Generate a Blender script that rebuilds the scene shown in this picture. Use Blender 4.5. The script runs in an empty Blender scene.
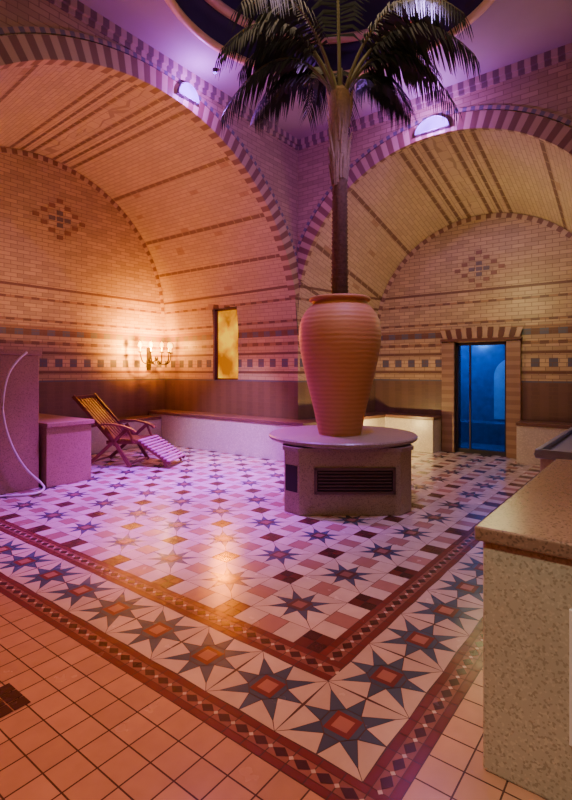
import bpy, math, random
from mathutils import Vector, Matrix
random.seed(7)
SN,CS=0.6108,0.7918
def RF(R,F,z=0.0): return Vector((SN*R+CS*F,-CS*R+SN*F,z))
def fpx(x,y,z=0.0):
    F=490*(1.6-z)/(y-370); return RF((x-286)/490*F,F,z)

# ---------------- materials -----------------
class NT:
    def __init__(s,name):
        s.mat=bpy.data.materials.new(name); s.mat.use_nodes=True
        s.t=s.mat.node_tree; s.n=s.t.nodes; s.l=s.t.links
        s.b=s.n['Principled BSDF']
    def new(s,t,**k):
        n=s.n.new(t)
        for a,b in k.items(): setattr(n,a,b)
        return n
    def link(s,a,b): s.l.new(a,b)
    def math(s,op,a,b=None,c=None):
        n=s.n.new('ShaderNodeMath'); n.operation=op
        for i,x in enumerate((a,b,c)):
            if x is None: continue
            if isinstance(x,(int,float)): n.inputs[i].default_value=x
            else: s.l.new(x,n.inputs[i])
        return n.outputs[0]
    def mix(s,f,a,b,blend='MIX'):
        n=s.n.new('ShaderNodeMix'); n.data_type='RGBA'; n.blend_type=blend
        for i,x in ((0,f),(6,a),(7,b)):
            if isinstance(x,(int,float)): n.inputs[i].default_value=x
            elif isinstance(x,tuple): n.inputs[i].default_value=(x[0],x[1],x[2],1)
            else: s.l.new(x,n.inputs[i])
        return n.outputs[2]
    def noise(s,scale,vec=None,detail=3):
        n=s.n.new('ShaderNodeTexNoise'); n.inputs['Scale'].default_value=scale; n.inputs['Detail'].default_value=detail
        if vec is not None: s.l.new(vec,n.inputs['Vector'])
        return n.outputs['Fac']
    def bump(s,h,st=0.3,dist=0.01):
        n=s.n.new('ShaderNodeBump'); n.inputs['Strength'].default_value=st; n.inputs['Distance'].default_value=dist
        s.l.new(h,n.inputs['Height']); s.l.new(n.outputs[0],s.b.inputs['Normal'])

def simple(name,col,rough=0.5,metal=0,var=0.25,scale=8,bump=0.0,emit=None,es=0,spec=None):
    m=NT(name)
    tc=m.new('ShaderNodeTexCoord').outputs['Object']
    f=m.noise(scale,tc)
    d=tuple(c*(1-var) for c in col); e=tuple(min(1,c*(1+var)) for c in col)
    c=m.mix(f,d,e); m.link(c,m.b.inputs['Base Color'])
    m.b.inputs['Roughness'].default_value=rough; m.b.inputs['Metallic'].default_value=metal
    if bump: m.bump(m.noise(scale*4,tc),bump)
    if emit:
        m.b.inputs['Emission Color'].default_value=(*emit,1); m.b.inputs['Emission Strength'].default_value=es
    return m.mat

BR=(0.13,0.05,0.03); BL=(0.08,0.09,0.14); TN=(0.32,0.17,0.08); CR=(0.60,0.44,0.24); DK=(0.12,0.06,0.045)
def brickmat(name,bands=True,stripes=None,base=CR,con=.66,mort=.8):
    m=NT(name)
    uv=m.new('ShaderNodeUVMap').outputs[0]
    sep=m.new('ShaderNodeSeparateXYZ'); m.link(uv,sep.inputs[0])
    br=m.new('ShaderNodeTexBrick'); m.link(uv,br.inputs['Vector'])
    br.inputs['Scale'].default_value=1
    br.inputs['Brick Width'].default_value=0.22; br.inputs['Row Height'].default_value=0.072
    br.inputs['Mortar Size'].default_value=0.006; br.inputs['Mortar Smooth'].default_value=0.2
    b2=tuple(c*con for c in base)
    br.inputs['Color1'].default_value=(*base,1); br.inputs['Color2'].default_value=(*b2,1)
    br.inputs['Mortar'].default_value=(*base,1)
    col=br.outputs['Color']
    col=m.mix(m.math('MULTIPLY',m.noise(1.3,uv),0.5),col,(0.38,0.25,0.13))
    if stripes:
        cmb=m.new('ShaderNodeCombineXYZ')
        m.link(m.math('FLOOR',m.math('DIVIDE',sep.outputs[0],0.22)),cmb.inputs[0])
        m.link(m.math('FLOOR',m.math('DIVIDE',sep.outputs[1],0.072)),cmb.inputs[1])
        wn=m.new('ShaderNodeTexWhiteNoise'); wn.noise_dimensions='2D'; m.link(cmb.outputs[0],wn.inputs['Vector'])
        sc=m.math('MULTIPLY',m.math('GREATER_THAN',wn.outputs['Value'],0.985),0.6)
        col=m.mix(sc,col,TN)
        mask=None
        for (s0,w) in stripes:
            a=m.math('LESS_THAN',m.math('ABSOLUTE',m.math('SUBTRACT',sep.outputs[1],s0)),w)
            mask=a if mask is None else m.math('MAXIMUM',mask,a)
        ck=m.math('GREATER_THAN',m.math('FRACT',m.math('DIVIDE',sep.outputs[0],0.22)),0.12)
        mask=m.math('MULTIPLY',mask,m.math('ADD',m.math('MULTIPLY',ck,0.45),0.45))
        col=m.mix(mask,col,(0.15,0.07,0.04))
    if bands:
        geo=m.new('ShaderNodeNewGeometry'); sp=m.new('ShaderNodeSeparateXYZ'); m.link(geo.outputs['Position'],sp.inputs[0])
        zz=m.math('DIVIDE',sp.outputs[2],4.0)
        defs=[(0.0,1.36,DK,(0.15,0.075,0.055)),(1.36,1.40,BL,BL),(1.52,1.57,BR,BR),(1.65,1.80,BL,CR),(1.88,1.93,BR,BR),
              (2.06,2.12,TN,BR),(2.22,2.34,BR,BL),(2.34,2.40,TN,TN),(2.48,2.53,BR,TN),(2.86,2.92,TN,BR),(3.08,3.14,BR,BR)]
        def ramp(k):
            r=m.new('ShaderNodeValToRGB'); cr=r.color_ramp; cr.interpolation='CONSTANT'
            els=[]; last=0
            for d in defs:
                if d[0]>last+1e-6: els.append((last,(0,0,0,0)))
                els.append((d[0],(*d[k],1))); last=d[1]
            els.append((last,(0,0,0,0)))
            cr.elements[0].position=0; cr.elements[0].color=els[0][1]
            cr.elements[1].position=els[1][0]/4; cr.elements[1].color=els[1][1]
            for p,c in els[2:]:
                e=cr.elements.new(p/4); e.color=c
            m.link(zz,r.inputs[0]); return r
        ra=ramp(2); rb=ramp(3)
        ck=m.math('GREATER_THAN',m.math('FRACT',m.math('DIVIDE',sep.outputs[0],0.29)),0.5)
        bc=m.mix(ck,ra.outputs[0],rb.outputs[0])
        col=m.mix(m.math('MULTIPLY',ra.outputs[1],0.9),col,bc)
    col=m.mix(m.math('MULTIPLY',br.outputs['Fac'],mort),col,(0.18,0.10,0.06))
    m.link(col,m.b.inputs['Base Color'])
    m.b.inputs['Roughness'].default_value=0.42
    m.bump(m.math('SUBTRACT',1.0,br.outputs['Fac']),0.5,0.004)
    return m.mat

def altmat(name,c1,c2,period,rough=0.45):
    m=NT(name); uv=m.new('ShaderNodeUVMap').outputs[0]
    sep=m.new('ShaderNodeSeparateXYZ'); m.link(uv,sep.inputs[0])
    fr=m.math('FRACT',m.math('DIVIDE',sep.outputs[0],period))
    ck=m.math('GREATER_THAN',fr,0.5)
    c=m.mix(ck,c1,c2)
    j=m.math('LESS_THAN',m.math('FRACT',m.math('MULTIPLY',fr,2.0)),0.08)
    c=m.mix(m.math('MULTIPLY',j,0.6),c,(0.25,0.17,0.11))
    c=m.mix(m.math('MULTIPLY',m.noise(6,uv),0.3),c,(0.3,0.2,0.12))
    m.link(c,m.b.inputs['Base Color']); m.b.inputs['Roughness'].default_value=rough
    return m.mat

def terrazzo(name,base,spk,rough=0.35,sc=110,k1=.6):
    m=NT(name); tc=m.new('ShaderNodeTexCoord').outputs['Object']
    v=m.new('ShaderNodeTexVoronoi'); v.inputs['Scale'].default_value=sc; m.link(tc,v.inputs['Vector'])
    sp=m.new('ShaderNodeSeparateColor'); m.link(v.outputs['Color'],sp.inputs[0])
    k=m.math('GREATER_THAN',sp.outputs[0],0.78)
    c=m.mix(m.math('MULTIPLY',k,k1),base,spk)
    k2=m.math('GREATER_THAN',sp.outputs[1],0.8)
    c=m.mix(m.math('MULTIPLY',k2,0.5),c,tuple(min(1,x*1.4) for x in base))
    n=m.noise(2.5,tc,6)
    c=m.mix(m.math('MULTIPLY',n,0.5),c,tuple(x*0.6 for x in base))
    m.link(c,m.b.inputs['Base Color']); m.b.inputs['Roughness'].default_value=rough
    m.bump(m.noise(25,tc),0.15,0.003)
    return m.mat

def floormat():
    m=NT('victorian_tile'); a=m.new('ShaderNodeAttribute'); a.attribute_name='Col'
    tc=m.new('ShaderNodeTexCoord').outputs['Object']
    n=m.noise(9,tc,5)
    c=m.mix(m.math('MULTIPLY',n,0.34),a.outputs['Color'],(0.12,0.06,0.04))
    m.link(c,m.b.inputs['Base Color'])
    r=m.math('ADD',m.math('MULTIPLY',m.noise(5,tc,4),0.2),0.14)
    m.link(r,m.b.inputs['Roughness'])
    m.bump(m.noise(9,tc,2),0.16,0.004)
    return m.mat

M_wall=brickmat('glazed_brick_banded')
ST=[(6.80,.03),(6.62,.03),(6.44,.03),(5.45,.035),(4.35,.035),(3.6,.03)]
M_vault=brickmat('glazed_brick_vault',True,ST,(0.62,0.48,0.28),.82,.55)
M_span=brickmat('glazed_brick_spandrel',True,None,(0.54,0.40,0.25),.7,.7)
M_vous=altmat('arch_voussoir_brick',(0.21,0.10,0.06),(0.56,0.41,0.24),0.18)
M_trim=altmat('cornice_tile',(0.18,0.12,0.12),(0.55,0.42,0.30),0.16)
M_trim2=altmat('edge_tile',(0.13,0.13,0.18),(0.45,0.32,0.22),0.12)
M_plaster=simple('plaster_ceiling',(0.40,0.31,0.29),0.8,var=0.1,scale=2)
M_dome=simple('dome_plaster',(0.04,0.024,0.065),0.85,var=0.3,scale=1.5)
M_gold=simple('dome_ring_gilt',(0.75,0.48,0.25),0.4,var=0.15)
M_floor=floormat()
M_terr=terrazzo('terrazzo_stone',(0.50,0.45,0.34),(0.20,0.16,0.10),sc=120,k1=.55)
M_terr2=terrazzo('brown_limestone',(0.40,0.28,0.15),(0.15,0.10,0.06))
M_ped=terrazzo('pedestal_limestone',(0.40,0.36,0.21),(0.15,0.12,0.06))
M_slab=terrazzo('granite_slab',(0.27,0.165,0.115),(0.07,0.045,0.03),0.25,130)
M_slab2=terrazzo('pedestal_slab_stone',(0.36,0.31,0.22),(0.14,0.11,0.08),0.3,120)
M_bench=terrazzo('bench_tile',(0.68,0.62,0.52),(0.4,0.33,0.28),0.3,60,.3)
M_bslab=simple('bench_slab',(0.18,0.09,0.065),0.3)
M_dark=simple('dark_grille',(0.02,0.017,0.015),0.5,0.3)
M_iron=simple('wrought_iron',(0.03,0.022,0.018),0.45,0.6)
M_steel=simple('brushed_steel',(0.30,0.38,0.50),0.3,0.7)
M_white=simple('white_enamel',(0.75,0.72,0.68),0.35,var=0.05)
M_wood=simple('teak_wood',(0.15,0.05,0.03),0.4,var=0.4,scale=20)
M_cush=simple('towel_fabric',(0.50,0.24,0.34),0.85,var=0.1,scale=30)
M_frame=simple('dark_frame',(0.03,0.025,0.03),0.35)
M_soil=simple('soil',(0.04,0.025,0.015),0.95)
M_bluetile=simple('blue_mosaic',(0.03,0.12,0.26),0.25,var=0.5,scale=6)
def emis(name,c,s,c2=None):
    m=NT(name); m.b.inputs['Base Color'].default_value=(*[x*.05 for x in c],1)
    m.b.inputs['Roughness'].default_value=.6; m.b.inputs['Specular IOR Level'].default_value=.1
    tc=m.new('ShaderNodeTexCoord').outputs['Object']
    n=m.noise(1.9,tc)
    k=m.math('MULTIPLY',m.math('SUBTRACT',n,0.40),5.0)
    kk=m.new('ShaderNodeClamp'); m.link(k,kk.inputs[0])
    m.link(m.math('MULTIPLY',m.math('ADD',m.math('MULTIPLY',kk.outputs[0],1.0),0.6),s),m.b.inputs['Emission Strength'])
    if c2: m.link(m.mix(kk.outputs[0],c,c2),m.b.inputs['Emission Color'])
    else: m.b.inputs['Emission Color'].default_value=(*c,1)
    return m.mat
M_winglow=emis('sunset_window_glass',(1.0,0.26,0.0),.95,(1.0,0.50,0.0))
M_bulb=emis('candle_bulb',(1.0,0.50,0.10),18)
M_lens=emis('violet_light_glass',(0.30,0.08,1.0),5)
M_glass=NT('door_glass'); M_glass.b.inputs['Transmission Weight'].default_value=1; M_glass.b.inputs['Roughness'].default_value=0.02
M_glass.b.inputs['Base Color'].default_value=(0.6,0.8,0.95,1); M_glass.b.inputs['IOR'].default_value=1.05; M_glass=M_glass.mat
def terracotta():
    m=NT('terracotta'); tc=m.new('ShaderNodeTexCoord').outputs['Object']
    w=m.new('ShaderNodeTexWave'); w.bands_direction='Z'; w.inputs['Scale'].default_value=6; w.inputs['Distortion'].default_value=2.2; w.inputs['Detail'].default_value=3
    m.link(tc,w.inputs['Vector'])
    c=m.mix(w.outputs['Fac'],(0.40,0.16,0.045),(0.50,0.23,0.075))
    c=m.mix(m.math('MULTIPLY',m.noise(4,tc,5),0.5),c,(0.50,0.27,0.11))
    m.link(c,m.b.inputs['Base Color']); m.b.inputs['Roughness'].default_value=0.6
    m.bump(w.outputs['Fac'],0.22,0.005); return m.mat
M_terra=terracotta()
M_trunk=simple('palm_trunk_bark',(0.18,0.105,0.06),0.9,var=0.5,scale=25,bump=0.5)
M_fibre=simple('palm_fibre',(0.24,0.16,0.08),0.9,var=0.4,scale=30)
M_stalk=simple('palm_stalk',(0.14,0.14,0.05),0.5)
M_leaf=simple('palm_leaf',(0.014,0.024,0.014),0.5,var=0.5,scale=5)

# ---------------- mesh builder -----------------
class M:
    def __init__(s): s.v=[];s.f=[];s.m=[];s.uv=[];s.c=[]
    def poly(s,pts,mat=0,uv=None,col=None):
        i=len(s.v); s.v+= [tuple(p) for p in pts]; s.f.append(tuple(range(i,i+len(pts))))
        s.m.append(mat); s.uv.append(uv or [(0,0)]*len(pts)); s.c.append(col or (1,1,1))
    def box(s,a,b,mat=0):
        x0,y0,z0=a;x1,y1,z1=b
        c=[Vector((x,y,z)) for z in(z0,z1) for y in(y0,y1) for x in(x0,x1)]
        s.hexa(c,mat)
    def hexa(s,c,mat=0):
        for q in ((0,2,3,1),(4,5,7,6),(0,1,5,4),(2,6,7,3),(0,4,6,2),(1,3,7,5)):
            p=[Vector(c[k]) for k in q]
            e1=(p[1]-p[0]).length; e2=(p[2]-p[1]).length
            s.poly(p,mat,[(0,0),(e1,0),(e1,e2),(0,e2)])
    def beam(s,a,b,w,t,mat=0,up=Vector((0,0,1))):
        a=Vector(a);b=Vector(b);d=(b-a).normalized()
        sd=d.cross(up)
        if sd.length<1e-3: sd=d.cross(Vector((0,1,0)))
        sd.normalize(); n=sd.cross(d).normalized()
        c=[]
        for e in(-1,1):
            for g in(-1,1):
                for p in(a,b): c.append(p+sd*g*w/2+n*e*t/2)
        s.hexa(c,mat)
    def tube(s,pts,r,n=8,mat=0):
        pts=[Vector(p) for p in pts]; rings=[]
        for i,p in enumerate(pts):
            d=(pts[min(i+1,len(pts)-1)]-pts[max(i-1,0)]).normalized()
            u=d.cross(Vector((0,0,1)))
            if u.length<0.05: u=d.cross(Vector((0,1,0)))
            u.normalize(); w=u.cross(d)
            rr=r[i] if isinstance(r,(list,tuple)) else r
            rings.append([p+(u*math.cos(2*math.pi*k/n)+w*math.sin(2*math.pi*k/n))*rr for k in range(n)])
        i0=len(s.v)
        for g in rings: s.v+=[tuple(q) for q in g]
        for i in range(len(rings)-1):
            for k in range(n):
                a=i0+i*n+k;b=i0+i*n+(k+1)%n
                s.f.append((a,b,b+n,a+n)); s.m.append(mat); s.uv.append([(0,0)]*4); s.c.append((1,1,1))
        for base,rev in((i0,False),(i0+(len(rings)-1)*n,True)):
            f=tuple(range(base,base+n)); s.f.append(f if rev else f[::-1]); s.m.append(mat); s.uv.append([(0,0)]*n); s.c.append((1,1,1))
    def lathe(s,prof,c,n=48,mat=0):
        i0=len(s.v)
        for r,z in prof:
            for k in range(n):
                a=2*math.pi*k/n; s.v.append((c[0]+r*math.cos(a),c[1]+r*math.sin(a),c[2]+z))
        for i in range(len(prof)-1):
            for k in range(n):
                a=i0+i*n+k;b=i0+i*n+(k+1)%n
                s.f.append((a,b,b+n,a+n)); s.m.append(mat); s.uv.append([(0,0)]*4); s.c.append((1,1,1))
    def build(s,name,mats,smooth=False,parent=None,cols=False,bevel=0):
        me=bpy.data.meshes.new(name); me.from_pydata(s.v,[],s.f)
        for m in mats: me.materials.append(m)
        me.polygons.foreach_set('material_index',s.m)
        ul=me.uv_layers.new(name='UVMap'); flat=[]
        for u in s.uv:
            for p in u: flat+= [p[0],p[1]]
        ul.data.foreach_set('uv',flat)
        if cols:
            ca=me.color_attributes.new('Col','FLOAT_COLOR','CORNER'); fl=[]
            for f,c in zip(s.f,s.c):
                for _ in f: fl+= [c[0],c[1],c[2],1]
            ca.data.foreach_set('color',fl)
        if smooth: me.polygons.foreach_set('use_smooth',[True]*len(me.polygons))
        me.update(); o=bpy.data.objects.new(name,me); bpy.context.scene.collection.objects.link(o)
        if parent: o.parent=parent
        if bevel:
            import bmesh
            bm=bmesh.new(); bm.from_mesh(me); bmesh.ops.remove_doubles(bm,verts=bm.verts,dist=1e-4); bm.to_mesh(me); bm.free()
            b=o.modifiers.new('bevel','BEVEL'); b.width=bevel; b.segments=3; b.limit_method='ANGLE'
        return o
def empty(name,loc=(0,0,0)):
    e=bpy.data.objects.new(name,None); e.location=loc; bpy.context.scene.collection.objects.link(e); return e

# ---------------- room dims -----------------
PU,PV=7.2,5.28; CZ=5.75
U0,V0=-1.4,-2.2
LA=dict(f=(PV,4.05,2.15,3.15),b=(9.06,4.40,2.75,2.80))
RA=dict(f=(PU,2.75,2.60,2.53),b=(9.60,2.76,2.34,2.20))
def P(axis,along,across,z): return (across,along,z) if axis=='V' else (along,across,z)
def arm(name,axis,A,win=None,zw=2.87,zl=1.39):
    m=M(); (pf,cf,zf,rf),(pb,cb,zb,rb)=A['f'],A['b']
    sl=[pf+(pb-pf)*i/10 for i in range(11)]
    if win: sl=sorted([s for s in sl if s<win[0]-.1 or s>win[1]+.1]+list(win))
    N=48; rows=[]
    for p in sl:
        t=(p-pf)/(pb-pf); c=cf+(cb-cf)*t; cz=zf+(zb-zf)*t; r=rf+(rb-rf)*t
        a0=math.asin((zw-cz)/r); row=[]
        base=7-r*math.pi/2
        row.append((c+r,0,base-cz)); row.append((c+r,zl,base-cz+zl)); row.append((c+r,cz,base))
        for k in range(N+1):
            a=a0+(math.pi-a0)*k/N
            row.append((c+r*math.cos(a),cz+r*math.sin(a),7-r*abs(math.pi/2-a)))
        row.append((c-r,0,base-cz))
        rows.append([(P(axis,p,x,z),(p,s)) for x,z,s in row])
    for i in range(len(sl)-1):
        for k in range(len(rows[0])-1):
            if win and k in(1,2) and abs(sl[i]-win[0])<1e-6: continue
            q=[rows[i][k],rows[i+1][k],rows[i+1][k+1],rows[i][k+1]]
            m.poly([x[0] for x in q],0,[x[1] for x in q])
    return m.build(name,[M_vault])
WIN=(6.77,7.485)
arm('wall_left_vault','V',LA,WIN)
arm('wall_right_vault','U',RA,None,zw=3.0)
def endwall(name,axis,A,door=None,dz=2.13):
    m=M(); p,c,cz,r=A['b']
    xs=[c-r*math.cos(math.pi*i/48) for i in range(49)]
    if door: xs=sorted([x for x in xs if min(abs(x-door[0]),abs(x-door[1]))>.03]+list(door))
    for a,b in zip(xs,xs[1:]):
        h=lambda x: cz+math.sqrt(max(0,r*r-(x-c)**2))
        z0=dz if door and a>=door[0]-1e-6 and b<=door[1]+1e-6 else 0
        m.poly([P(axis,p,a,z0),P(axis,p,b,z0),P(axis,p,b,h(b)),P(axis,p,a,h(a))],0,[(a,z0),(b,z0),(b,h(b)),(a,h(a))])
    return m.build(name,[M_wall])
DOOR=(2.28,3.235)
w1=endwall('wall_left_end','V',LA)
w2=endwall('wall_right_end','U',RA,DOOR)
def spandrel(name,axis,A,lo,hi):
    m=M(); p,c,cz,r=A['f']
    def col(a,b,za,zb):
        m.poly([P(axis,p,a,za),P(axis,p,b,zb),P(axis,p,b,CZ),P(axis,p,a,CZ)],0,[(a,za),(b,zb),(b,CZ),(a,CZ)])
    if lo<c-r: col(lo,c-r,0,0)
    xs=[c-r*math.cos(math.pi*i/64) for i in range(65)]
    h=lambda x: cz+math.sqrt(max(0,r*r-(x-c)**2))
    for a,b in zip(xs,xs[1:]): col(a,b,h(a),h(b))
    if hi>c+r+1e-4: col(c+r,hi,0,0)
    return m.build(name,[M_span])
spandrel('wall_left_arch','V',LA,U0,PU)
spandrel('wall_right_arch','U',RA,V0,PV)
def ring(name,axis,p,c,cz,r,w,off,mat,lim,amin=14,inner=True):
    m=M(); N=120; pr=p-off
    pts=[]
    for k in range(N+1):
        a=math.radians(amin+(180-2*amin)*k/N)
        ci,si=math.cos(a),math.sin(a)
        f=lambda rr:(min(c+rr*ci,lim-0.0),cz+rr*si)
        pts.append((a,f(r),f(r+w)))
    for (a,i1,o1),(b,i2,o2) in zip(pts,pts[1:]):
        ua,ub=a*r,b*r
        m.poly([P(axis,pr,*i1),P(axis,pr,*i2),P(axis,pr,*o2),P(axis,pr,*o1)],0,[(ua,0),(ub,0),(ub,w),(ua,w)])
        m.poly([P(axis,pr,*i1),P(axis,pr,*i2),P(axis,p+.12,*i2),P(axis,p+.12,*i1)],0,[(ua,0),(ub,0),(ub,.1),(ua,.1)])
        m.poly([P(axis,pr,*o1),P(axis,pr,*o2),P(axis,p,*o2),P(axis,p,*o1)],0,[(ua,0),(ub,0),(ub,.1),(ua,.1)])
    return m.build(name,[mat])
ring('trim_1','V',PV,4.05,2.15,3.14,.24,.03,M_vous,PU+.03)
ring('trim_2','U',PU,2.75,2.60,2.52,.24,.03,M_vous,PV+.03)
ring('trim_3','V',PV,4.05,2.15,3.40,.055,.02,M_trim2,PU)
ring('trim_4','U',PU,2.75,2.60,2.78,.055,.02,M_trim2,PV)
ring('trim_5','V',9.06,4.40,2.75,2.70,.08,.015,M_vous,PU,2)
ring('trim_6','U',9.60,2.76,2.34,2.11,.08,.015,M_vous,PV,2)
def cornice(name,a,b,n):
    m=M(); a=Vector(a);b=Vector(b);L=(b-a).length; n=Vector(n)
    for (z0,z1,d) in((CZ-.16,CZ-.10,.03),(CZ-.10,CZ,.07)):
        q=[a+n*d+Vector((0,0,z0)),b+n*d+Vector((0,0,z0)),b+n*d+Vector((0,0,z1)),a+n*d+Vector((0,0,z1))]
        m.poly(q,0,[(0,0),(L,0),(L,.1),(0,.1)])
        q=[a+Vector((0,0,z0)),b+Vector((0,0,z0)),b+n*d+Vector((0,0,z0)),a+n*d+Vector((0,0,z0))]
        m.poly(q,0,[(0,0),(L,0),(L,.1),(0,.1)])
    m.build(name,[M_trim])
cornice('trim_7',(U0,PV,0),(PU,PV,0),(0,-1,0)); cornice('trim_8',(PU,V0,0),(PU,PV,0),(-1,0,0))
m=M(); m.poly([(U0,V0,0),(U0,PV,0),(U0,PV,CZ),(U0,V0,CZ)],0,[(0,0),(7.5,0),(7.5,CZ),(0,CZ)]); m.build('wall_west',[M_wall])
m=M(); m.poly([(U0,V0,0),(PU,V0,0),(PU,V0,CZ),(U0,V0,CZ)],0,[(0,0),(8.6,0),(8.6,CZ),(0,CZ)]); m.build('wall_south',[M_wall])
# ceiling with round opening
DC=(4.3,2.7); DR=1.85
m=M(); angs=sorted([2*math.pi*k/96 for k in range(96)]+[math.atan2(y-DC[1],x-DC[0])%(2*math.pi) for x in(U0,PU) for y in(V0,PV)])
def rect(a):
    dx,dy=math.cos(a),math.sin(a); t=1e9
    if dx>1e-9:t=min(t,(PU-DC[0])/dx)
    if dx<-1e-9:t=min(t,(U0-DC[0])/dx)
    if dy>1e-9:t=min(t,(PV-DC[1])/dy)
    if dy<-1e-9:t=min(t,(V0-DC[1])/dy)
    return (DC[0]+dx*t,DC[1]+dy*t,CZ)
for a,b in zip(angs,angs[1:]+[angs[0]+2*math.pi]):
    ci=lambda t:(DC[0]+DR*math.cos(t),DC[1]+DR*math.sin(t),CZ)
    m.poly([ci(a),ci(b),rect(b),rect(a)],0)
m.build('ceiling',[M_plaster])
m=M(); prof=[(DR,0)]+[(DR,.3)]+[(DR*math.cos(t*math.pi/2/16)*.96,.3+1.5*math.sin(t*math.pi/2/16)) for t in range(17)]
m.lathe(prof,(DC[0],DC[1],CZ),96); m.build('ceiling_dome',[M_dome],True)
m=M()
def torus(m,R,z,r,mat=0):
    n=96; prof=[(R+r*math.cos(2*math.pi*k/10),z+r*math.sin(2*math.pi*k/10)) for k in range(11)]
    m.lathe(prof,(DC[0],DC[1],0),n,mat)
torus(m,DR,CZ,.05); torus(m,DR*.93,CZ+.42,.06)
m.build('trim_9',[M_gold],True)

# wall motifs
def motif(name,axis,p,x,z,s=1):
    m=M()
    for i in range(-3,4):
        for j in range(-3,4):
            if abs(i)+abs(j)>3 or (abs(i)+abs(j))%2==0 and not(i==0 and j==0) : continue
            cx=x+i*.15*s; cz=z+j*.115*s; mt=1 if abs(i)+abs(j)==1 else 0
            if i==0 and j==0: mt=1
            a=P(axis,p-.012,cx-.06*s,cz-.04*s); b=P(axis,p-.001,cx+.06*s,cz+.04*s)
            m.box(a,b,mt)
    m.build(name,[simple('motif_brown',(0.24,0.12,0.07),0.4),simple('motif_blue',(0.16,0.12,0.12),0.4)])
motif('trim_10','V',9.06,4.73,4.45,1.0); motif('trim_11','U',9.60,2.78,3.52,.9)

# ---------------- floor -----------------
def inroom(x,y):
    return (U0<=x<=PU and V0<=y<=PV) or (0.95<=x<=PU and PV<=y<=9.06) or (PU<=x<=9.6 and .3<=y<=5.2)
fm=M()
GR=(.09,.055,.045)
fm.poly([(U0,V0,0),(PU,V0,0),(PU,PV,0),(U0,PV,0)],0,None,GR)
fm.poly([(.9,PV,0),(PU,PV,0),(PU,9.06,0),(1.6,9.06,0)],0,None,GR)
fm.poly([(PU,.22,0),(9.6,.56,0),(9.6,4.96,0),(PU,PV,0)],0,None,GR)
def tile(pts,col,z=.002,g=.0025,v=.12):
    cx=sum(p[0] for p in pts)/len(pts); cy=sum(p[1] for p in pts)/len(pts)
    if not inroom(cx,cy): return
    out=[]
    for p in pts:
        d=math.hypot(p[0]-cx,p[1]-cy); k=max(0.2,(d-g*1.3)/d); out.append((cx+(p[0]-cx)*k,cy+(p[1]-cy)*k,z))
    f=1+random.uniform(-v,v); fm.poly(out,0,None,tuple(c*f for c in col))
def rct(a,b,c,d): return [(a,b),(c,b),(c,d),(a,d)]
CREAM=(.70,.58,.48); BLUE=(.05,.10,.17); RED=(.17,.032,.024); PINK=(.44,.19,.14); BRN=(.05,.016,.013); SALM=(.58,.34,.22)
def star(cx,cy,a,blue,c1=RED,c2=PINK,ri=.25,rd=.60,sc=.97,w=None):
    w=w or a; ky=w/a
    h=a/2; pin=[];tip=[]
    for k in range(8):
        t=k*math.pi/4; r=h*sc if k%2==0 else h*2*rd
        tip.append((cx+r*math.cos(t),cy+r*math.sin(t)*ky))
        t+=math.pi/8; pin.append((cx+a*ri*math.cos(t),cy+a*ri*math.sin(t)*ky))
    for k in range(8):
        tile([pin[k-1],tip[k],pin[k]],blue)
        co=(cx+h*(1 if (math.cos(k*math.pi/4+math.pi/8))>0 else -1),cy+h*ky*(1 if math.sin(k*math.pi/4+math.pi/8)>0 else -1))
        e=math.radians((k if k%2==0 else k+1)*45); ed=(cx+h*math.cos(e),cy+h*ky*math.sin(e))
        mid=tip[k] if k%2==0 else tip[(k+1)%8]; dg=tip[(k+1)%8] if k%2==0 else tip[k]
        pg=[pin[k],mid,ed,co,dg] if sc<.9 else [pin[k],mid,co,dg]
        if k%2==1: pg=pg[::-1]
        tile(pg,CREAM)
    tile(pin,blue)
    q=a*.155
    tile([(cx-q,cy-q),(cx+q,cy-q),(cx+q,cy+q),(cx-q,cy+q)],c1,.003)
    q*=.62
    tile([(cx-q,cy-q),(cx+q,cy-q),(cx+q,cy+q),(cx-q,cy+q)],c2,.004)
UC,VC,S=1.905,1.145,.44
for k in range(0,19): star(UC,VC+k*S,S,BLUE,rd=.56,ri=.235)
for k in range(1,18): star(UC+k*S,VC,S,BLUE,rd=.56,ri=.235)
def bandstrip(x0,x1,y0,y1,along):
    L=(y1-y0) if along=='y' else (x1-x0); W=(x1-x0) if along=='y' else (y1-y0)
    def R(a,b,c,d,col,z=.002):
        if along=='y': tile(rct(x0+a,y0+b,x0+c,y0+d),col,z)
        else: tile(rct(x0+b,y0+a,x0+d,y0+c),col,z)
    def D(a,b,r,r2,col):
        p=[(a-r,b),(a,b-r2),(a+r,b),(a,b+r2)]
        p=[(x0+u,y0+v) if along=='y' else (x0+v,y0+u) for u,v in p]; tile(p,col,.003)
    e=W*.26; st=.11; k=0
    while k*st<L-.01:
        b=k*st; d=min(L,b+st)
        R(0,b,e,d,RED); R(W-e,b,W,d,RED); R(e,b,W-e,d,(.30,.12,.09))
        D(W/2,(b+d)/2,(W-2*e)*.45,.045,BRN); D(W/2,b,(W-2*e)*.22,.016,CREAM)
        k+=1
bi0,bi1=UC+.22,UC+.395; ci0,ci1=VC+.22,VC+.395
bandstrip(bi0,bi1,ci0,9.06,'y'); bandstrip(bi1,9.6,ci0,ci1,'x')
bo0,bo1=UC-.37,UC-.22; co0,co1=VC-.37,VC-.22
bandstrip(bo0,bo1,co0,9.06,'y'); bandstrip(bo1,9.6,co0,co1,'x')
px_,py_=.62,.67; b=.18
FU,FV=bi1,ci1
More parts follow.
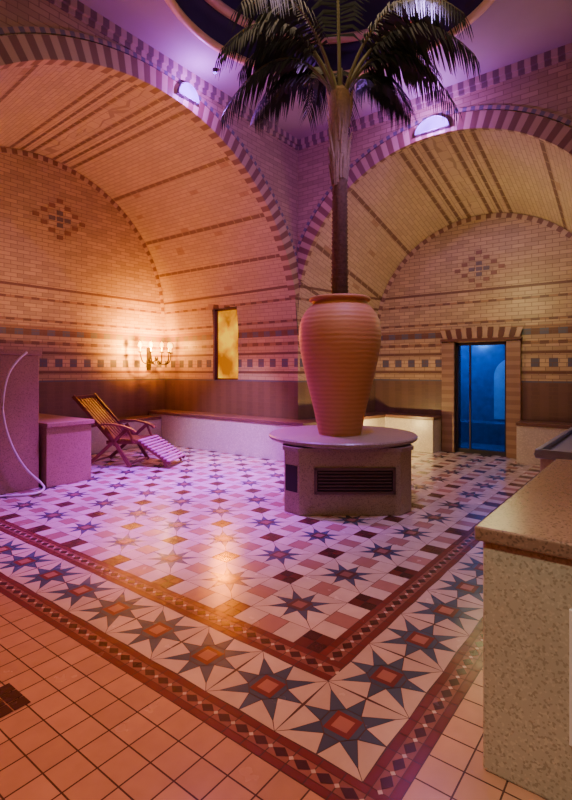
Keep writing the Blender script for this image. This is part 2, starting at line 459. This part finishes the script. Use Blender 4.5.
for i in range(0,13):
    for j in range(0,13):
        x=FU+i*px_; y=FV+j*py_
        for a in range(2):
            for c in range(2):
                tile(rct(x+a*b/2,y+c*b/2,x+(a+1)*b/2,y+(c+1)*b/2),BRN if (a+c)%2==0 else (.12,.025,.02))
        wx,wy=px_-b,py_-b
        for k in range(3):
            col=CREAM if k!=1 else (.42,.22,.18)
            tile(rct(x+b+k*wx/3,y,x+b+(k+1)*wx/3,y+b),col); tile(rct(x,y+b+k*wy/3,x+b,y+b+(k+1)*wy/3),col)
        star(x+b+wx/2,y+b+wy/2,wx,(.065,.09,.16),(.11,.055,.05),(.30,.14,.12),.19,.46,.84,wy)
t=.1467
for i in range(-20,80):
    for j in range(-30,60):
        x=bo0+i*t; y=co0+j*t
        if x>=bo0-1e-6 and y>=co0-1e-6: continue
        if x<U0 or y<V0 or x>9.5: continue
        tile(rct(x,y,x+t,y+t),SALM,g=.0038,v=.09)
d0=fpx(-6,706)
for i in range(3):
    for j in range(3):
        tile(rct(d0.x-.12+i*.08,d0.y-.12+j*.08,d0.x-.04+i*.08,d0.y-.04+j*.08),BRN,.0045)
fm.build('floor',[M_floor],cols=True)

# ---------------- benches -----------------
def prism(m,poly,z0,z1,mat=0):
    n=len(poly)
    m.poly([(x,y,z1) for x,y in poly],mat); m.poly([(x,y,z0) for x,y in poly[::-1]],mat)
    for i in range(n):
        a,b_=poly[i],poly[(i+1)%n]; m.poly([(*a,z0),(*b_,z0),(*b_,z1),(*a,z1)],mat)
def bench(name,poly,polytop,h=.70):
    m=M(); prism(m,poly,.001,h-.06,0); prism(m,polytop,h-.06,h,1); m.build(name,[M_bench,M_bslab],bevel=.008)
e=.02
bench('tiled_bench',[(6.75,9.05),(6.75,4.85),(9.14,4.50),(9.14,3.50),(9.58,3.50),(9.58,4.94),(7.19,5.26),(7.19,9.05)],
      [(6.75-e,9.05),(6.75-e,4.85-e),(9.14-e,4.50-e),(9.14-e,3.50-e),(9.58,3.50-e),(9.58,4.94),(7.19,5.26),(7.19,9.05)])
bench('tiled_bench.001',[(9.14,.62),(9.58,.62),(9.58,2.02),(9.14,2.02)],[(9.12,.62),(9.58,.62),(9.58,2.03),(9.12,2.03)])
bench('tiled_bench.002',[(4.0,8.6),(6.74,8.6),(6.74,9.05),(4.0,9.05)],[(4.0,8.58),(6.72,8.58),(6.72,9.05),(4.0,9.05)],.6)

m=M(); m.box((1.75,6.72,.001),(3.22,9.0,1.80)); m.box((1.72,6.69,1.80),(3.25,9.0,1.87)); m.build('stone_shower_plinth',[M_terr2],bevel=.01)
m=M(); m.box((3.27,6.62,.001),(3.93,8.55,.82)); m.box((3.26,6.58,.82),(3.96,8.55,.88)); m.build('stone_basin_block',[M_terr2],bevel=.01)
# hose
m=M()
pts=[(27,352),(18,360),(9,373),(4,392),(3,412),(7,432),(15,452),(27,470),(40,482),(44,490),(36,495),(18,497),(0,498),(-20,500)]
hp=[]
for i,(x,y) in enumerate(pts):
    r=(x-286)/490
    F=6.60/(.6108-.7918*r)
    if i>6: F=min(F,784/(y-370.))
    z=1.6-(y-370)*F/490; hp.append(RF(r*F,F,max(z,.02)))
def smooth_path(p,k=4):
    out=[]
    for i in range(len(p)-1):
        a=p[max(i-1,0)];b=p[i];c=p[i+1];d=p[min(i+2,len(p)-1)]
        for s in range(k):
            t=s/k; out.append(.5*((2*b)+(c-a)*t+(2*a-5*b+4*c-d)*t*t+(3*b-a-3*c+d)*t**3))
    return out+[p[-1]]
m.tube(smooth_path(hp),.015,8); m.build('shower_hose',[M_white],True)

# right counter
E=empty('stone_counter')
m=M(); m.box((2.03,-1.2,.001),(3.85,.575,.92)); m.build('counter_base',[M_terr],bevel=.012,parent=E)
m=M(); m.box((2.00,-1.25,.922),(3.88,.60,.98)); m.build('counter_top',[M_slab],parent=E,bevel=.01)
m=M(); m.box((2.015,-.22,.25),(2.029,.27,.74)); m.box((2.010,-.19,.28),(2.016,.24,.71)); 
m.build('access_panel',[M_white],parent=E,bevel=.003)
E=empty('steel_sink_unit')
m=M(); m.box((4.2,-.6,.001),(6.0,.76,.92)); m.build('cabinet',[M_bench],parent=E,bevel=.01)
m=M(); m.box((4.17,-.65,.92),(6.03,.79,.95)); m.box((4.17,.75,.95),(6.03,.79,.99)); m.box((4.17,-.65,.95),(4.21,.75,.99)); m.box((5.99,-.65,.95),(6.03,.75,.99)); m.build('worktop',[M_steel],parent=E,bevel=.008)
m=M(); m.tube(smooth_path([Vector((5.4,.35,.95)),Vector((5.4,.35,1.2)),Vector((5.38,.30,1.28)),Vector((5.36,.18,1.28)),Vector((5.35,.13,1.22))]),.015,10); m.build('tap',[M_steel],True,parent=E)

# ---------------- pedestal -----------------
ctr=RF(.70,6.12)
def loc(r,f): return (ctr.x+SN*r+CS*f, ctr.y-CS*r+SN*f)
E=empty('stone_pedestal')
hw=.75; ch=.17
octp=[(-hw,-hw+ch),(-hw+ch,-hw),(hw-ch,-hw),(hw,-hw+ch),(hw,hw-ch),(hw-ch,hw),(-hw+ch,hw),(-hw,hw-ch)]
m=M(); prism(m,[loc(x*.96+.0,y) for x,y in octp],.001,.735); m.build('pedestal_body',[M_ped],parent=E,bevel=.012)
m=M()
m.lathe([(0.0,.745),(.84,.745),(.90,.76),(.915,.775),(.915,.80),(.90,.815),(0,.815)],(ctr.x,ctr.y,0),64); 
prism(m,[loc(x*.985,y*1.02) for x,y in octp],.70,.744)
m.build('pedestal_slab',[M_slab2],parent=E)
m=M()
def fr(r0,z0,r1,z1,f0,f1,mat):
    c=[Vector((*loc(r,f),z)) for z in(z0,z1) for f in(f0,f1) for r in(r0,r1)]
    m.hexa(c,mat)
fr(-.36,.27,.47,.50,-hw-.004,-hw+.01,0)
for k in range(6): fr(-.345,.290+k*.036,.455,.302+k*.036,-hw-.016,-hw-.004,1)
for (a,b_,c,d) in((-.39,.24,-.36,.53),(.47,.24,.50,.53),(-.39,.24,.50,.27),(-.39,.50,.50,.53)): fr(a,b_,c,d,-hw-.02,-hw,1)
A=Vector((*loc(-hw*.96,-hw+ch),0));B=Vector((*loc((-hw+ch)*.96,-hw),0)); nn=(Vector((ctr.x,ctr.y,0))-(A+B)/2).normalized()
a=A.lerp(B,.12)-nn*.006; b_=A.lerp(B,.88)-nn*.006
m.hexa([a+Vector((0,0,.25)),b_+Vector((0,0,.25)),a+nn*.02+Vector((0,0,.25)),b_+nn*.02+Vector((0,0,.25)),
        a+Vector((0,0,.54)),b_+Vector((0,0,.54)),a+nn*.02+Vector((0,0,.54)),b_+nn*.02+Vector((0,0,.54))],0)
m.build('vent_grille',[M_dark,simple('grille_bronze',(0.14,0.10,0.08),.4,.5)],parent=E)

# ---------------- pot & palm -----------------
pc=RF(.66,6.02)
E=empty('potted_palm_tree')
m=M()
key=[(.255,0),(.262,.03),(.275,.08),(.315,.28),(.38,.55),(.44,.80),(.485,1.03),(.502,1.20),(.49,1.34),(.45,1.45),(.39,1.535),(.34,1.58),(.33,1.60),(.34,1.62),(.372,1.63),(.375,1.655),(.355,1.668),(.32,1.66),(.31,1.6),(.30,1.55)]
pp=[Vector((r,z,0)) for r,z in key]; pp=smooth_path(pp,8)
prof=[(v.x+(.001*math.sin(v.y*95) if .1<v.y<1.5 else 0),v.y) for v in pp]
m.lathe(prof,(pc.x,pc.y,.816),72,0)
m.lathe([(0,1.58),(.31,1.58)],(pc.x,pc.y,.816),32,1)
m.lathe([(0,0.0),(.255,0.0)],(pc.x,pc.y,.816),32,0)
m.build('terracotta_pot',[M_terra,M_soil],True,E)
m=M(); prof=[]
z=2.38
while z<3.95:
    f=(z-2.38)/1.77; r=.105-.018*f
    prof+= [(r*.90,z),(r*1.06,z+.045)]; z+=.05
m.lathe(prof,(pc.x,pc.y,0),20,0)
prof=[(.09,3.93),(.105,4.05),(.10,4.3),(.11,4.6),(.135,4.85),(.12,5.0),(.05,5.08),(0,5.1)]
m.lathe(prof,(pc.x,pc.y,0),16,1)
for k in range(44):
    a=random.uniform(0,6.28); z=random.uniform(3.85,4.85)
    r=.075+.03*(z-3.85)
    p0=Vector((pc.x+r*math.cos(a),pc.y+r*math.sin(a),z)); 
    m.tube([p0,p0+Vector((math.cos(a)*.03,math.sin(a)*.03,.16)),p0+Vector((math.cos(a)*.06,math.sin(a)*.06,.28))],[.028,.02,.005],5,1)
m.build('palm_trunk',[M_trunk,M_fibre],False,E)
m=M()
C=Vector((pc.x,pc.y,4.78))
fr_=[(180,1.40,.62,-.02),(205,1.50,.88,.38),(158,1.15,.62,.20),(232,1.7,.82,.36),(0,1.40,.70,.02),(-16,1.55,.88,.38),
     (20,1.05,.58,.20),(-48,1.6,.88,.36),(80,.75,.72,.2),(120,.8,.78,.35),(176,1.2,.9,.55),(6,1.25,.95,.6),
     (190,1.0,1.2,1.05),(-10,1.15,1.2,1.05),(262,.9,1.35,1.25)]
for az,H,pk,ez in fr_:
    az+=random.uniform(-4,4)
    a=math.radians(az); d=RF(math.cos(a),math.sin(a)); d.z=0
    side=d.cross(Vector((0,0,1))).normalized()
    B_=(2*pk-ez)+math.sqrt(max(0,(2*pk-ez)**2-ez*ez)); A_=B_+ez
    if A_/(2*B_)>1: B_=pk*.6; A_=B_+ez
    def pos(s): return C+d*(H*(s**1.15))+Vector((0,0,A_*s-B_*s*s))
    pts=[pos(s/14) for s in range(15)]
    m.tube(pts,[.026*(1-.85*s/14) for s in range(15)],6,0)
    NL=40
    for k in range(NL):
        s=.28+.72*k/(NL-1); p0=pos(s); tg=(pos(min(1,s+.02))-pos(s-.02)).normalized()
        q=(s-.28)/.72
        ll=(.46*math.sin(math.pi*(.20+.70*q))**.6)*random.uniform(.75,1.12)
        for sg in(-1,1):
            dv=(side*sg*.62+tg*.50+Vector((0,0,-.35+random.uniform(-.18,.1)))).normalized()
            w=tg*.018; p1=p0+dv*ll*.5+Vector((0,0,-.03)); p2=p0+dv*ll*.85+Vector((0,0,-.34*ll-.05))
            m.poly([p0-w*.5,p0+w*.5,p1+w,p1-w],1); m.poly([p1-w,p1+w,p2+w*.1,p2-w*.1],1)
m.build('palm_fronds',[M_stalk,M_leaf],False,E)

# ---------------- window -----------------
E=empty('window_1')
m=M(); a,b_=WIN; x=PU; z0,z1=1.39,2.87
for q in ([(x,a,z0),(x,a,z1),(x+.3,a,z1),(x+.3,a,z0)],[(x,b_,z0),(x,b_,z1),(x+.3,b_,z1),(x+.3,b_,z0)],[(x,a,z0),(x,b_,z0),(x+.3,b_,z0),(x+.3,a,z0)],[(x-.03,a,z1),(x-.03,b_,z1),(x+.3,b_,z1),(x+.3,a,z1)]):
    m.poly(q,0)
m.build('reveal',[M_terr2],parent=E)
m=M(); m.poly([(x+.10,a,z0),(x+.10,b_,z0),(x+.10,b_,z1),(x+.10,a,z1)]); m.build('pane',[M_winglow],parent=E)
m=M()
for (y0,y1,zz0,zz1) in((a,a+.03,z0,z1),(b_-.06,b_,z0,z1),(a,b_,z0,z0+.04),(a,b_,z1-.04,z1)):
    m.box((x+.06,y0,zz0),(x+.095,y1,zz1))
m.build('frame',[M_wood],parent=E,bevel=.004)
m=M()
for k in range(6):
    ya=a-.12+(b_-a+.24)*k/6; m.box((x-.04,ya,z1+.0),(x+.02,ya+(b_-a+.24)/6-.01,z1+.20),k%2)
m.build('lintel',[simple('lintel_brown',BR,.45),simple('lintel_cream',(.40,.27,.16),.45)],parent=E)

# ---------------- door -----------------
m=M(); a,b_=DOOR; x=9.6; dz=2.13
X2=11.6
for q in ([(x,a,0),(x,a,dz),(x+.35,a,dz),(x+.35,a,0)],[(x,b_,0),(x,b_,dz),(x+.35,b_,dz),(x+.35,b_,0)],[(x,a,dz),(x,b_,dz),(x+.35,b_,dz),(x+.35,a,dz)]): m.poly(q,0)
y0,y1=a-.6,b_+.7
x3=x+.35
for q in ([(x3,y0,0),(X2,y0,0),(X2,y0,2.6),(x3,y0,2.6)],[(x3,y1,0),(X2,y1,0),(X2,y1,2.6),(x3,y1,2.6)],[(X2,y0,0),(X2,y1,0),(X2,y1,2.6),(X2,y0,2.6)],
          [(x,y0,-0.001),(X2,y0,-0.001),(X2,y1,-0.001),(x,y1,-0.001)],[(x3,y0,2.6),(X2,y0,2.6),(X2,y1,2.6),(x3,y1,2.6)],
          [(x3,y0,0),(x3,a,0),(x3,a,2.6),(x3,y0,2.6)],[(x3,b_,0),(x3,y1,0),(x3,y1,2.6),(x3,b_,2.6)],[(x3,a,dz),(x3,b_,dz),(x3,b_,2.6),(x3,a,2.6)]): m.poly(q,1)
cy=(a+b_)/2-.15; nn_=24
arc=[(cy-.42*math.cos(math.pi*k/nn_),1.45+.42*math.sin(math.pi*k/nn_)) for k in range(nn_+1)]
m.poly([(X2-.02,cy-.42,.5)]+[(X2-.02,y,z) for y,z in arc]+[(X2-.02,cy+.42,.5)],2)  # pale arch stands in for the curved blue-white reflection at the door
m.box((X2-.6,y0,.001),(X2-.01,y1,.45),1)
m.build('wall_steam_room',[M_frame,M_bluetile,simple('pale_blue_reflection',(.25,.45,.6),.3)])
E=empty('door_1')
m=M()
for (p0,p1,zz0,zz1) in((a,a+.05,0,dz),(b_-.05,b_,0,dz),(a,b_,dz-.06,dz),(a+.05,b_-.05,.0,.08)):
    m.box((x+.04,p0,zz0+.002),(x+.10,p1,zz1))
m.box((x+.0,b_-.30,0.08),(x+.045,b_-.27,dz-.06))
m.box((x+.0,(a+b_)/2+.18,1.0),(x+.03,(a+b_)/2+.2,1.3))
m.build('door_frame',[M_frame],parent=E)
m=M(); m.box((x+.065,a+.05,.08),(x+.075,b_-.05,dz-.06)); m.build('glass_leaf',[M_glass],parent=E)
m=M()
for (p0,p1) in((a-.24,a-.0),(b_+.0,b_+.24)):
    z=0
    while z<dz-.05:
        m.poly([(x-.07,p0,z),(x-.07,p1,z),(x-.07,p1,z+.213),(x-.07,p0,z+.213)],0,[(z,0),(z,.2),(z+.2,.2),(z+.2,0)])
        z+=.213
    for yy in(p0,p1): m.poly([(x-.07,yy,0),(x,yy,0),(x,yy,dz+.07),(x-.07,yy,dz+.07)],0,[(0,0),(0,.1),(dz,.1),(dz,0)])
m.box((x-.09,a-.26,dz+.02),(x,b_+.26,dz+.07),1)
n=15
for k in range(n):
    t0=(k)/n;t1=(k+.9)/n; ya=a-.22+(b_-a+.44)*t0; yb=a-.22+(b_-a+.44)*t1
    fa=(t0-.5)*.12; fb=(t1-.5)*.12
    h=.17+.05*(1-abs((t0+t1)-1))
    m.poly([(x-.06,ya,dz+.07),(x-.06,yb,dz+.07),(x-.06,yb+fb,dz+.07+h),(x-.06,ya+fa,dz+.07+h)],1 if k%2 else 2)
M_pil=altmat('pilaster_brick',(0.26,0.14,0.09),(0.36,0.22,0.14),0.16)
m.build('brick_surround',[M_pil,simple('brick_brown',BR,.45),simple('brick_cream',(.45,.30,.19),.45)],parent=E)

# ---------------- sconce -----------------
E=empty('wall_sconce')
sx,sy,sz=6.74,9.05,1.95
m=M(); m.box((sx-.05,sy-.02,sz-.35),(sx+.05,sy,sz+.15)); m.tube([(sx,sy-.02,sz-.1),(sx,sy-.12,sz-.2),(sx,sy-.28,sz-.12)],.018)
m.lathe([(0,-.16),(.03,-.14),(.045,-.1),(.03,-.05),(0,-.04)],(sx,sy-.28,sz),16)
m2=M()
for k in range(5):
    a=math.radians(180+k*45); dx,dy=math.cos(a)*.34,math.sin(a)*.20
    if abs(dy)<.01: dx*=1.2
    c=Vector((sx,sy-.28,sz-.1)); e=Vector((sx+dx,sy-.28+dy+.02,sz+.02))
    m.tube(smooth_path([c,c+Vector((dx*.35,dy*.35,-.12)),c+Vector((dx*.85,dy*.85,-.08)),e]),.013,6)
    m.lathe([(0,0),(.045,.005),(.05,.02),(.02,.02),(.014,.03)],tuple(e),12)
    m2.lathe([(.014,.02),(.014,.11),(0,.11)],tuple(e),10,1)
    m2.lathe([(0,.11),(.026,.125),(.038,.15),(.028,.20),(0,.24)],tuple(e),10,0)
m.build('iron_bracket',[M_iron],True,E); m2.build('candle_bulbs',[M_bulb,M_white],True,E)

# ---------------- deck chair -----------------
E=empty('deck_chair')
hd=Vector((4.62,8.02,0)); ft=Vector((5.42,6.42,0)); ax=(ft-hd).normalized(); sd=Vector((-ax.y,ax.x,0)); L=(ft-hd).length
def cp(s,w,z): return hd+ax*s+sd*w+Vector((0,0,z))
m=M(); W=.30
for w in(-W,W):
    m.beam(cp(.0,w,1.16),cp(.78,w,.36),.035,.06,0)
    m.beam(cp(.62,w,.40),cp(1.22,w,.42),.035,.06,0)
    m.beam(cp(.30,w*1.1,.02),cp(1.02,w*1.1,.64),.035,.055,0)
    m.beam(cp(1.05,w*1.1,.02),cp(.62,w*1.1,.64),.035,.055,0)
    pts=smooth_path([cp(.38,w*1.12,.66),cp(.6,w*1.14,.70),(cp(.85,w*1.16,.69)),cp(1.08,w*1.14,.63),cp(1.16,w*1.12,.58)])
    for p0,p1 in zip(pts,pts[1:]): m.beam(p0,p1+(p1-p0)*.1,.07,.03,0)
    m.beam(cp(1.02,w*1.1,.62),cp(1.12,w*1.1,.40),.03,.03,0)
    m.beam(cp(1.20,w,.42),cp(1.74,w,.08),.035,.05,0)
    m.beam(cp(1.68,w,.02),cp(1.60,w,.18),.03,.03,0)
m.beam(cp(.02,-W,1.14),cp(.02,W,1.14),.07,.04,0)
for k in range(7):
    w=-W+.06+k*(2*W-.12)/6
    m.beam(cp(.02,w,1.13),cp(.74,w,.40),.05,.014,0)
m.beam(cp(.70,-W,.43),cp(.70,W,.43),.05,.03,0); m.beam(cp(.30,-W*1.1,.05),cp(.30,W*1.1,.05),.03,.03,0); m.beam(cp(1.03,-W*1.1,.05),cp(1.03,W*1.1,.05),.03,.03,0)
for k in range(8): 
    s=.76+k*.062; m.beam(cp(s,-W,.445),cp(s,W,.445),.045,.016,0)
m.build('chair_frame',[M_wood],parent=E)
m=M()
for k in range(10):
    t=k/9; s=1.22+t*.5; z=.445-t*.315; m.beam(cp(s,-W-.02,z),cp(s,W+.02,z),.058,.02,0,up=Vector((0,0,1)))
m.build('footrest_slats',[M_cush],parent=E)

# ---------------- violet lunette lamps over the arch crowns -----------------
def lunette(name,axis,p,c,z,w,h):
    E=empty(name); n=16
    arc=[(c-w*math.cos(math.pi*k/n),z+h*math.sin(math.pi*k/n)) for k in range(n+1)]
    m=M(); m.poly([P(axis,p-.05,x,zz) for x,zz in arc]); m.build('glass',[M_lens],parent=E)
    m=M(); m.tube([P(axis,p-.05,x,zz) for x,zz in arc]+[P(axis,p-.05,*arc[0])],.008,6)
    for (u,v),(u2,v2) in zip(arc,arc[1:]): m.poly([P(axis,p-.05,u,v),P(axis,p-.05,u2,v2),P(axis,p,u2,v2),P(axis,p,u,v)])
    m.build('frame',[simple('violet_lit_rim',(.3,.2,.4),.5)],parent=E)
lunette('arch_uplight','V',PV-.03,4.55,5.36,.18,.20)
lunette('arch_uplight.001','U',PU-.03,2.75,5.18,.26,.20)
E=empty('ceiling_spotlight'); p=Vector((4.75,4.9,5.70)); m=M(); m.tube([p,p+Vector((0,0,.05))],[.03,.035],16); m.build('housing',[M_iron],parent=E)
m=M(); m.tube([p-Vector((0,0,.008)),p-Vector((0,0,.001))],[.025,.025],16); m.build('lens',[M_lens],parent=E)

# ---------------- lights -----------------
def light(kind,name,loc,energy,color,size=.1,aim=None,angle=60,blend=.6):
    l=bpy.data.lights.new(name,kind); l.energy=energy; l.color=color
    if kind=='AREA': l.size=size
    else: l.shadow_soft_size=size
    if kind=='SPOT': l.spot_size=math.radians(angle); l.spot_blend=blend
    o=bpy.data.objects.new(name,l); o.location=loc; bpy.context.scene.collection.objects.link(o)
    if aim is not None:
        o.rotation_euler=(Vector(aim)-Vector(loc)).to_track_quat('-Z','Y').to_euler()
    return o
light('SPOT','lamp_sconce',(sx-.2,sy-.62,sz+.15),800,(1,.35,.015),.05,(sx-.2,sy,sz+.3),150,.8)
light('POINT','lamp_sconce_b',(sx+.1,sy-.4,sz+.2),60,(1,.36,.02),.05)
light('SPOT','lamp_purple',(4.4,4.9,5.5),4200,(.36,.04,1),.12,(5.3,6.0,0),46,.9)
light('SPOT','lamp_magenta',(4.3,4.9,5.4),3800,(.46,.06,1),.12,(4.2,4.9,0),60,.9)
light('SPOT','lamp_lilac',(4.6,2.0,5.6),480,(.50,.28,1),.2,(5.2,3.4,0),78,.9)
light('AREA','left_vault_fill',(4.0,7.6,2.2),36,(1,.44,.12),1.2,(4.4,8.0,5.5))  # added unseen fill, faces up to warm the vault without a floor reflection
light('SPOT','lamp_window',(7.0,7.0,2.4),320,(1,.22,.0),.10,(3.5,3.6,.2),120,.9)
light('POINT','lamp_right_vault',(8.2,2.2,3.0),42,(1,.86,.36),.4)
light('AREA','lamp_dome',(4.3,2.7,5.9),26,(1,.66,.40),2.0,(4.3,2.7,0))
light('SPOT','lamp_fore',(.6,3.2,5.3),660,(1,.25,.08),.3,(.6,2.9,0),76,.9)
light('SPOT','lamp_fore_r',(2.8,0.2,5.3),240,(1,.60,.40),.3,(2.3,.6,0),80,.9)
light('SPOT','lamp_counter',(-.9,1.0,4.6),430,(1,.91,.68),.15,(2.0,-.1,.40),26,.7)
light('SPOT','lamp_pot',(2.6,.9,4.8),170,(1,.60,.28),.15,(5.1,3.1,1.4),26,.7)
light('POINT','lamp_room',(1.5,1.2,4.2),26,(1,.70,.40),.6)
light('POINT','lamp_uplight_glow',(4.55,5.0,5.40),50,(.42,.10,1),.03)
light('POINT','lamp_uplight_glow_b',(6.92,2.75,5.22),60,(.45,.14,1),.03)
light('SPOT','lamp_pier_violet',(4.5,3.2,5.2),130,(.62,.2,1),.1,(7.2,5.28,3.2),60,.9)
light('POINT','lamp_dome_uplight',(4.3,2.7,6.3),12,(.7,.4,1),.2)
light('POINT','lamp_steam',(10.6,3.55,2.3),85,(.08,.36,1),.08)
light('POINT','lamp_bench',(8.05,4.18,.45),60,(1,.70,.24),.04)
light('SPOT','lamp_bench_left',(4.8,5.6,3.6),700,(.9,.50,1),.1,(6.75,6.6,.4),46,.8)
w=bpy.data.worlds.new('World'); bpy.context.scene.world=w; w.use_nodes=True
w.node_tree.nodes['Background'].inputs[0].default_value=(.5,.3,.35,1); w.node_tree.nodes['Background'].inputs[1].default_value=.05

# ---------------- camera -----------------
cd=bpy.data.cameras.new('camera'); cd.lens=36*490/800; cd.sensor_width=36; cd.shift_y=-30/800; cd.clip_start=.02
co=bpy.data.objects.new('camera',cd); bpy.context.scene.collection.objects.link(co)
co.location=(0,0,1.6); co.rotation_euler=(math.pi/2,0,math.radians(37.65-90))
bpy.context.scene.camera=co
